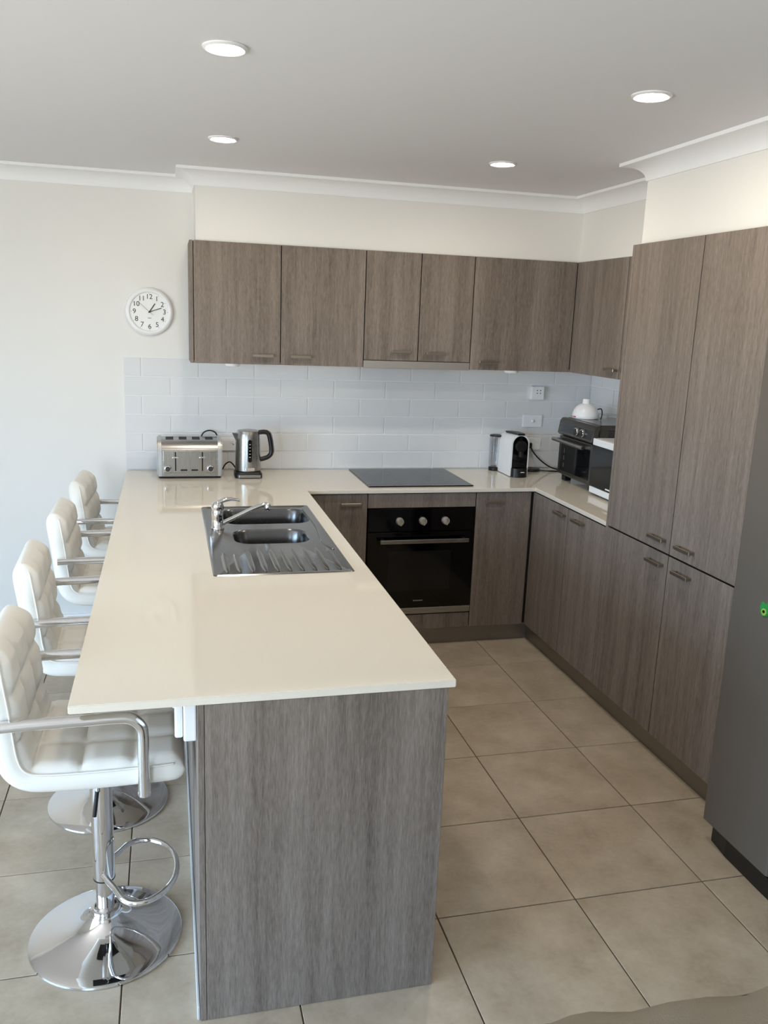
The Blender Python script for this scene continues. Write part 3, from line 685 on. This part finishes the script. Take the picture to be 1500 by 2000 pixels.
part('tank_foot', box(lathe(BM(), [(.036, HB+.001), (.037, HB+.018), (.032, HB+.023), (0, HB+.023)], (tx_, ty_, 0), 32), tx_+.01, mc-.01, ty_-.03, ty_+.01, HB+.001, HB+.016), BLACK, wtk, smooth=40)
cord('power_cord', 'black cord sagging from the corner socket down to the toaster oven', [(2.268, -.045, 1.025), (2.29, -.06, .985), (2.335, -.075, .94), (2.39, -.085, .905), (2.45, -.10, .889), (2.50, -.14, .889)], .0045)
t = tag(part('cord_reel', lathe(BM(), [(.0, HB+.001), (.052, HB+.001), (.056, HB+.005), (.056, HB+.011), (.052, HB+.015), (.02, HB+.016), (0, HB+.013)], (2.262, -.09, 0), 32), BLACK, smooth=50), 'flat round black disc lying behind the coffee machine', 'stand')
cord('power_cord', 'black cord lying flat on the bench behind the coffee machine', [(2.312, -.10, HB+.0045), (2.36, -.13, HB+.0045), (2.42, -.14, HB+.0045), (2.46, -.145, HB+.0045)], .004)

# ================================================================== BENCH OVEN, MICROWAVE, DOME APPLIANCE
v = thing('toaster_oven', 'dark stainless bench-top oven with glass door and two dials', 'oven', (2.45, -.56, HB))
q0, q1 = -.772, -.358
pts = rrect(q0, q1, HB+.030, HB+.358, .028, 6)
pts = [(y, z) for y, z in pts]
part('body', prism(BM(), pts, lambda y, z: (2.325, y, z), lambda y, z: (2.620, y, z)), DSTEEL, v, smooth=35)
part('top_panel', Bx(2.34, 2.615, q0+.02, q1-.02, HB+.3575, HB+.3605), STEEL, v)
cp = [(2.302, HB+.262), (2.290, HB+.272), (2.300, HB+.340), (2.312, HB+.356), (2.330, HB+.358), (2.330, HB+.262)]
bm_ = prism(BM(), cp, lambda x, z: (x, q0, z), lambda x, z: (x, q1, z))
part('control_panel', bm_, DSTEEL, v, smooth=30)
def cpx(z): return 2.290+(z-(HB+.272))/.068*.010
part('display', prism(BM(), [(-.39, HB+.283), (-.39, HB+.332), (-.555, HB+.332), (-.555, HB+.283)], lambda y, z: (cpx(z)-.001, y, z), lambda y, z: (cpx(z)+.004, y, z)), BGLASS, v)
part('dial_panel', prism(BM(), [(-.557, HB+.279), (-.557, HB+.328), (-.755, HB+.328), (-.755, HB+.279)], lambda y, z: (cpx(z)-.001, y, z), lambda y, z: (cpx(z)+.004, y, z)), BLACK, v)
for y in (-.585, -.655):
    kb = part('dial', lathe(BM(), [(.022, -.002), (.022, .010), (.020, .0125), (0, .0125)], (2.2945, y, HB+.304), 28, 'x'), CHROME, v, smooth=40)
    part('dial_face', lathe(BM(), [(.0165, 0), (.0165, .0145), (0, .0145)], (2.2945, y, HB+.304), 24, 'x'), BLACK, kb, smooth=40)
d = part('door', Bx(2.303, 2.3245, q0+.008, q1-.004, HB+.040, HB+.256, .004), DSTEEL, v)
part('window', Bx(2.3005, 2.3035, q0+.035, q1-.04, HB+.062, HB+.225, .001, 1), DARKGL, d, label='dark oven window')
hb = tube(BM(), [(2.258, -.372, HB+.236), (2.258, -.735, HB+.236)], .0105, 14)
box(hb, 2.258, 2.304, -.387, -.377, HB+.229, HB+.243); box(hb, 2.258, 2.304, -.727, -.717, HB+.229, HB+.243)
part('handle', hb, STEEL, d, smooth=40, label='round steel bar handle')
for i in range(3): part('shelf_runner', Bx(2.2995, 2.3006, -.445, -.437, HB+.085+i*.04, HB+.110+i*.04), STEEL, d)
for x in (2.345, 2.585):
    for y in (q0+.045, q1-.045): part('foot', Bx(x-.02, x+.02, y-.022, y+.022, HB+.001, HB+.031, .003), BLACK, v)
for i in range(4): part('vent', Bx(2.38, 2.50, q0-.001, q0+.002, HB+.300+i*.010, HB+.304+i*.010), MATT, v)
m = thing('microwave', 'white microwave with a black door tucked against the pantry side', 'microwave', (2.45, -1.0, HB))
n0, n1 = -1.235, -.785
part('casing', Bx(2.303, 2.64, n0, n1, HB+.012, HB+.298, .006), WPLAST, m)
part('top_strip', Bx(2.288, 2.3025, n0, n1, HB+.262, HB+.298, .004), WPLAST, m); part('bottom_strip', Bx(2.288, 2.3025, n0, n1, HB+.012, HB+.046, .004), WPLAST, m)
d = part('door', Bx(2.287, 2.3025, n0+.09, n1-.001, HB+.0468, HB+.2612, .002), BGLASS, m); part('control_panel', Bx(2.287, 2.3025, n0, n0+.088, HB+.0468, HB+.2612, .002), BLACK, m)
part('window', Bx(2.2862, 2.2875, -1.08, -.83, HB+.085, HB+.225), DARKGL, d); part('maker_mark', Bx(2.2863, 2.287, -1.005, -.96, HB+.056, HB+.063), WSOFT, d)
for y in (n0+.05, n1-.05):
    for x in (2.33, 2.60): part('foot', lathe(BM(), [(.013, HB+.001), (.014, HB+.0125)], (x, y, 0), 14), BLACK, m)
a = thing('dome_appliance', 'white dome-shaped appliance with a cap on top of the bench-top oven', 'appliance', (2.412, -.436, HB+.3605))
az = HB+.361; ax, ay = 2.412, -.436
part('dome', lathe(BM(), [(.070, az), (.074, az+.004), (.073, az+.022), (.066, az+.046), (.052, az+.066), (.034, az+.079), (.022, az+.083)], (ax, ay, 0), 44), WPLAST, a, smooth=50)
part('cap', lathe(BM(), [(.0215, az+.080), (.0215, az+.083), (.020, az+.105), (.018, az+.108), (0, az+.108)], (ax, ay, 0), 28), WPLAST, a, smooth=40)
for y, wd in ((ay+.016, .004), (ay-.012, .024)):
    part('printed_mark', Bx(ax-.0752, ax-.070, y-wd/2, y+wd/2, az+.008, az+.013), RED, a)
b = tube(BM(), catmull([(ax+.05, ay-.045, az+.055), (ax+.055, ay-.075, az+.06), (ax+.05, ay-.098, az+.035), (ax+.04, ay-.105, az+.005)], 6), .0035, 8)
part('lead', b, BLACK, a, smooth=180)
rk = thing('wire_rack', 'small chrome wire rack lying on the bench-top oven', 'rack', (2.555, -.43, az))
part('frame', tube(BM(), [(x, y, az+.022) for x, y in rrect(2.51, 2.60, -.480, -.385, .015, 4)], .002, 6, closed=True), CHROME, rk, smooth=180)
for i in range(5): part('wire', tube(BM(), [(2.525+i*.015, -.480, az+.022), (2.525+i*.015, -.385, az+.022)], .0012, 6), CHROME, rk)
for x in (2.525, 2.585):
    for y in (-.480, -.385): part('leg', tube(BM(), [(x, y, az+.001), (x, y, az+.022)], .0018, 6), CHROME, rk)

# ================================================================== BAR STOOLS
def cushion():
    """one-piece L-shaped upholstered seat and back; local frame: stool axis at x=y=0, faces +x"""
    ctr = [(.222, .609), (.19, .607), (.10, .605), (.0, .604), (-.10, .606), (-.152, .614), (-.182, .640), (-.196, .685), (-.203, .75), (-.209, .81), (-.217, .87), (-.228, .930), (-.233, .952)]
    P = catmull([(x, 0, z) for x, z in ctr], 8); n = len(P)
    # resample by arc length
    acc = [0]
    for p, q in zip(P, P[1:]): acc.append(acc[-1]+(q-p).length)
    tot = acc[-1]; NU = 120; Q = []
    for i in range(NU+1):
        s_ = tot*i/NU; k = max(j for j in range(n) if acc[j] <= s_+1e-9); k = min(k, n-2)
        Q.append(P[k].lerp(P[k+1], (s_-acc[k])/(acc[k+1]-acc[k])))
    seatlen = .375; b = BM(); loops = []; pipL, pipR = [], []
    HWD, TH = .203, .0315
    M = 48
    for i, p in enumerate(Q):
        s_ = tot*i/NU; t = (Q[min(i+1, NU)]-Q[max(i-1, 0)]).normalized(); nrm = Vector((t.z, 0, -t.x))
        if nrm.z < 0 and i < NU/3: nrm = -nrm
        if i >= NU/3 and nrm.x < 0: nrm = -nrm
        e0 = min(s_, tot-s_); k = min(1, e0/(.026 if s_ < tot/2 else .045)); th = TH*math.sqrt(max(0, 1-(1-k)**2)); th = max(th, .004)
        hw_ = HWD
        q = min(1, (tot-s_)/.11); hw_ -= .052*(1-q)**2.3          # shoulders of the back are rounded
        q = min(1, s_/.05); hw_ -= .012*(1-q)**2
        if s_ < seatlen: cu = abs(math.sin(PI*(s_/seatlen)*3))
        else: cu = abs(math.sin(PI*((s_-seatlen)/(tot-seatlen))*3))
        rr = min(th*.8, .025); pts = []
        for q in range(5): a = PI/2*q/4; pts.append((hw_-rr+rr*math.cos(a), th-rr+rr*math.sin(a)))
        for q in range(1, 42): pts.append((hw_-rr-(2*(hw_-rr))*q/42, th))
        for q in range(5): a = PI/2+PI/2*q/4; pts.append((-hw_+rr+rr*math.cos(a), th-rr+rr*math.sin(a)))
        for q in range(5): a = PI+PI/2*q/4; pts.append((-hw_+rr+rr*math.cos(a), -th+rr+rr*math.sin(a)))
        for q in range(1, 6): pts.append((-hw_+rr+(2*(hw_-rr))*q/6, -th))
        for q in range(5): a = 1.5*PI+PI/2*q/4; pts.append((hw_-rr+rr*math.cos(a), -th+rr+rr*math.sin(a)))
        loop = []
        for y, d in pts:
            if d > 0:
                cv = abs(math.sin(PI*(y/(2*HWD)+.5)*3)); edge = max(0, 1-abs(y)/(hw_+1e-6))
                puff = .0150*(min(cu*1.5, 1)*min(cv*1.5, 1))**.5*k
                d = d+puff*(d/th)*min(1, edge*12+.15)
            loop.append(p+nrm*d+Vector((0, y, 0)))
        loops.append(loop)
        if .02 < s_ < tot-.02:
            for L_, sg in ((pipL, -1), (pipR, 1)): L_.append(p+nrm*(th-.0075)+Vector((0, sg*(hw_-.0005), 0)))
    loft(b, loops); return b, pipL, pipR
def make_stool():
    t = thing('bar_stool', '', 'stool')
    part('base', lathe(BM(), [(0, .001), (.206, .001), (.209, .004), (.208, .009), (.203, .0115), (.18, .0155), (.15, .021), (.12, .028), (.09, .038), (.068, .050), (.052, .064), (.044, .076), (.041, .082), (.041, .088), (.036, .091)], seg=72), CHROME, t, smooth=40)
    part('base_ring', lathe(BM(), [(.0365, .088), (.040, .090), (.040, .099), (.034, .101), (.026, .101)], seg=40), CHROME, t, smooth=40)
    part('pole', lathe(BM(), [(.0245, .095), (.0245, .215)], seg=40), CHROME, t, smooth=40)
    co = part('collar', lathe(BM(), [(.0275, .192), (.0292, .194), (.0292, .560), (.0292, .572)], seg=40), CHROME, t, smooth=40)
    part('collar_lip', lathe(BM(), [(.0255, .189), (.0298, .190), (.0298, .1935), (.0255, .194)], seg=40), BLACK, co, smooth=40)
    fr = [(.0, -.030, .215), (.030, -.075, .207), (.055, -.120, .202), (.085, -.142, .200), (.125, -.138, .200), (.165, -.105, .200), (.190, -.055, .200), (.197, 0, .200)]
    fr = fr+[(x, -y, z) for x, y, z in fr[-2::-1]]
    part('footrest', tube(BM(), catmull(fr, 6), .0085, 12), CHROME, t, smooth=60)
    part('seat_plate', Bx(-.10, .10, -.085, .085, .566, .575, .003), BLACK, t)
    lvv = part('height_lever', tube(BM(), catmull([(.0, -.03, .562), (.001, -.06, .556), (-.0005, -.078, .535), (-.002, -.086, .505)], 5), .004, 8), CHROME, t, smooth=60)
    part('grip', tube(BM(), [(-.002, -.086, .507), (-.011, -.092, .438)], .0055, 10), BLACK, lvv, smooth=60)
    b, pl_, pr_ = cushion()
    cu = part('cushion', b, LEATHER, t, smooth=75, label='quilted white leather seat and back in one piece')
    for L_ in (pl_, pr_): part('piping', tube(BM(), L_, .0026, 6), LEATHER, cu, smooth=180)
    for s_ in (-1, 1):
        y = s_*.2185
        ap = catmull([(-.212, y, .772), (-.12, y, .774), (0.0, y, .775), (.055, y, .776), (.092, y, .772), (.116, y, .752), (.122, y, .722), (.122, y, .65), (.122, y, .562)], 8)
        part('armrest', tube(BM(), ap, .0145, 16), CHROME, t, smooth=50)
    part('arm_bracket', Bx(.106, .138, -.222, .222, .563, .572, .002), CHROME, t)
    return t
proto = make_stool()
def copy_tree(o, parent=None):
    c_ = o.copy(); C.objects.link(c_)
    if parent: c_.parent = parent
    for ch in list(o.children): copy_tree(ch, c_)
    return c_
stools = [(-.061, -2.592, 0, 'white quilted bar stool nearest the camera, at the open end of the peninsula'),
          (-.098, -1.880, 2, 'white quilted bar stool second from the open end of the peninsula'),
          (-.082, -1.185, 0, 'white quilted bar stool third from the open end of the peninsula'),
          (-.060, -.525, -3, 'white quilted bar stool farthest back, closest to the tiled wall')]
for i, (x, y, rz, lb) in enumerate(stools):
    o = proto if i == 0 else copy_tree(proto)
    o.location = (x, y, 0); o.rotation_euler = (0, 0, math.radians(rz)); o['label'] = lb; o['group'] = 'bar stools along the peninsula'

# ================================================================== SOFA (only its back top edge shows)
s = thing('sofa', 'olive-grey fabric sofa back at the bottom right, seen from behind', 'sofa', (1.3, -4.3, 0))
def soft(x0, x1, y0, y1, z0, z1, bev, amp, seed):
    b = box(BM(), x0, x1, y0, y1, z0, z1, bev, 4)
    bmesh.ops.subdivide_edges(b, edges=[e for e in b.edges if e.calc_length() > .12], cuts=56, use_grid_fill=True)
    from mathutils import noise
    for v_ in b.verts:
        p = v_.co; nv = noise.noise(Vector((p.x*5+p.y*7+seed, p.y*9, p.z*4)))*.6+noise.noise(Vector((p.x*13+p.y*15, p.z*9, seed)))*.4
        fold = math.sin((p.x*.8-p.y*1.1-p.z*.5)*58+4*nv+2.5*noise.noise(p*3))
        v_.co += Vector((0, .6*nv*amp+fold*amp*.12, nv*amp*.8+fold*amp*.13))
    return b
part('backrest', soft(.42, 2.30, -4.10, -3.890, .12, .820, .06, .018, 3), FABRIC, s, smooth=180)
part('seat', soft(.44, 2.28, -4.78, -4.10, .12, .43, .05, .008, 9), FABRIC, s, smooth=180)
part('armrest', soft(2.10, 2.32, -4.80, -4.09, .12, .60, .05, .008, 5), FABRIC, s, smooth=180)
for x in (.50, 2.22):
    for y in (-4.70, -3.98): part('leg', Bx(x-.025, x+.025, y-.025, y+.025, .001, .13, .003), BLACK, s)
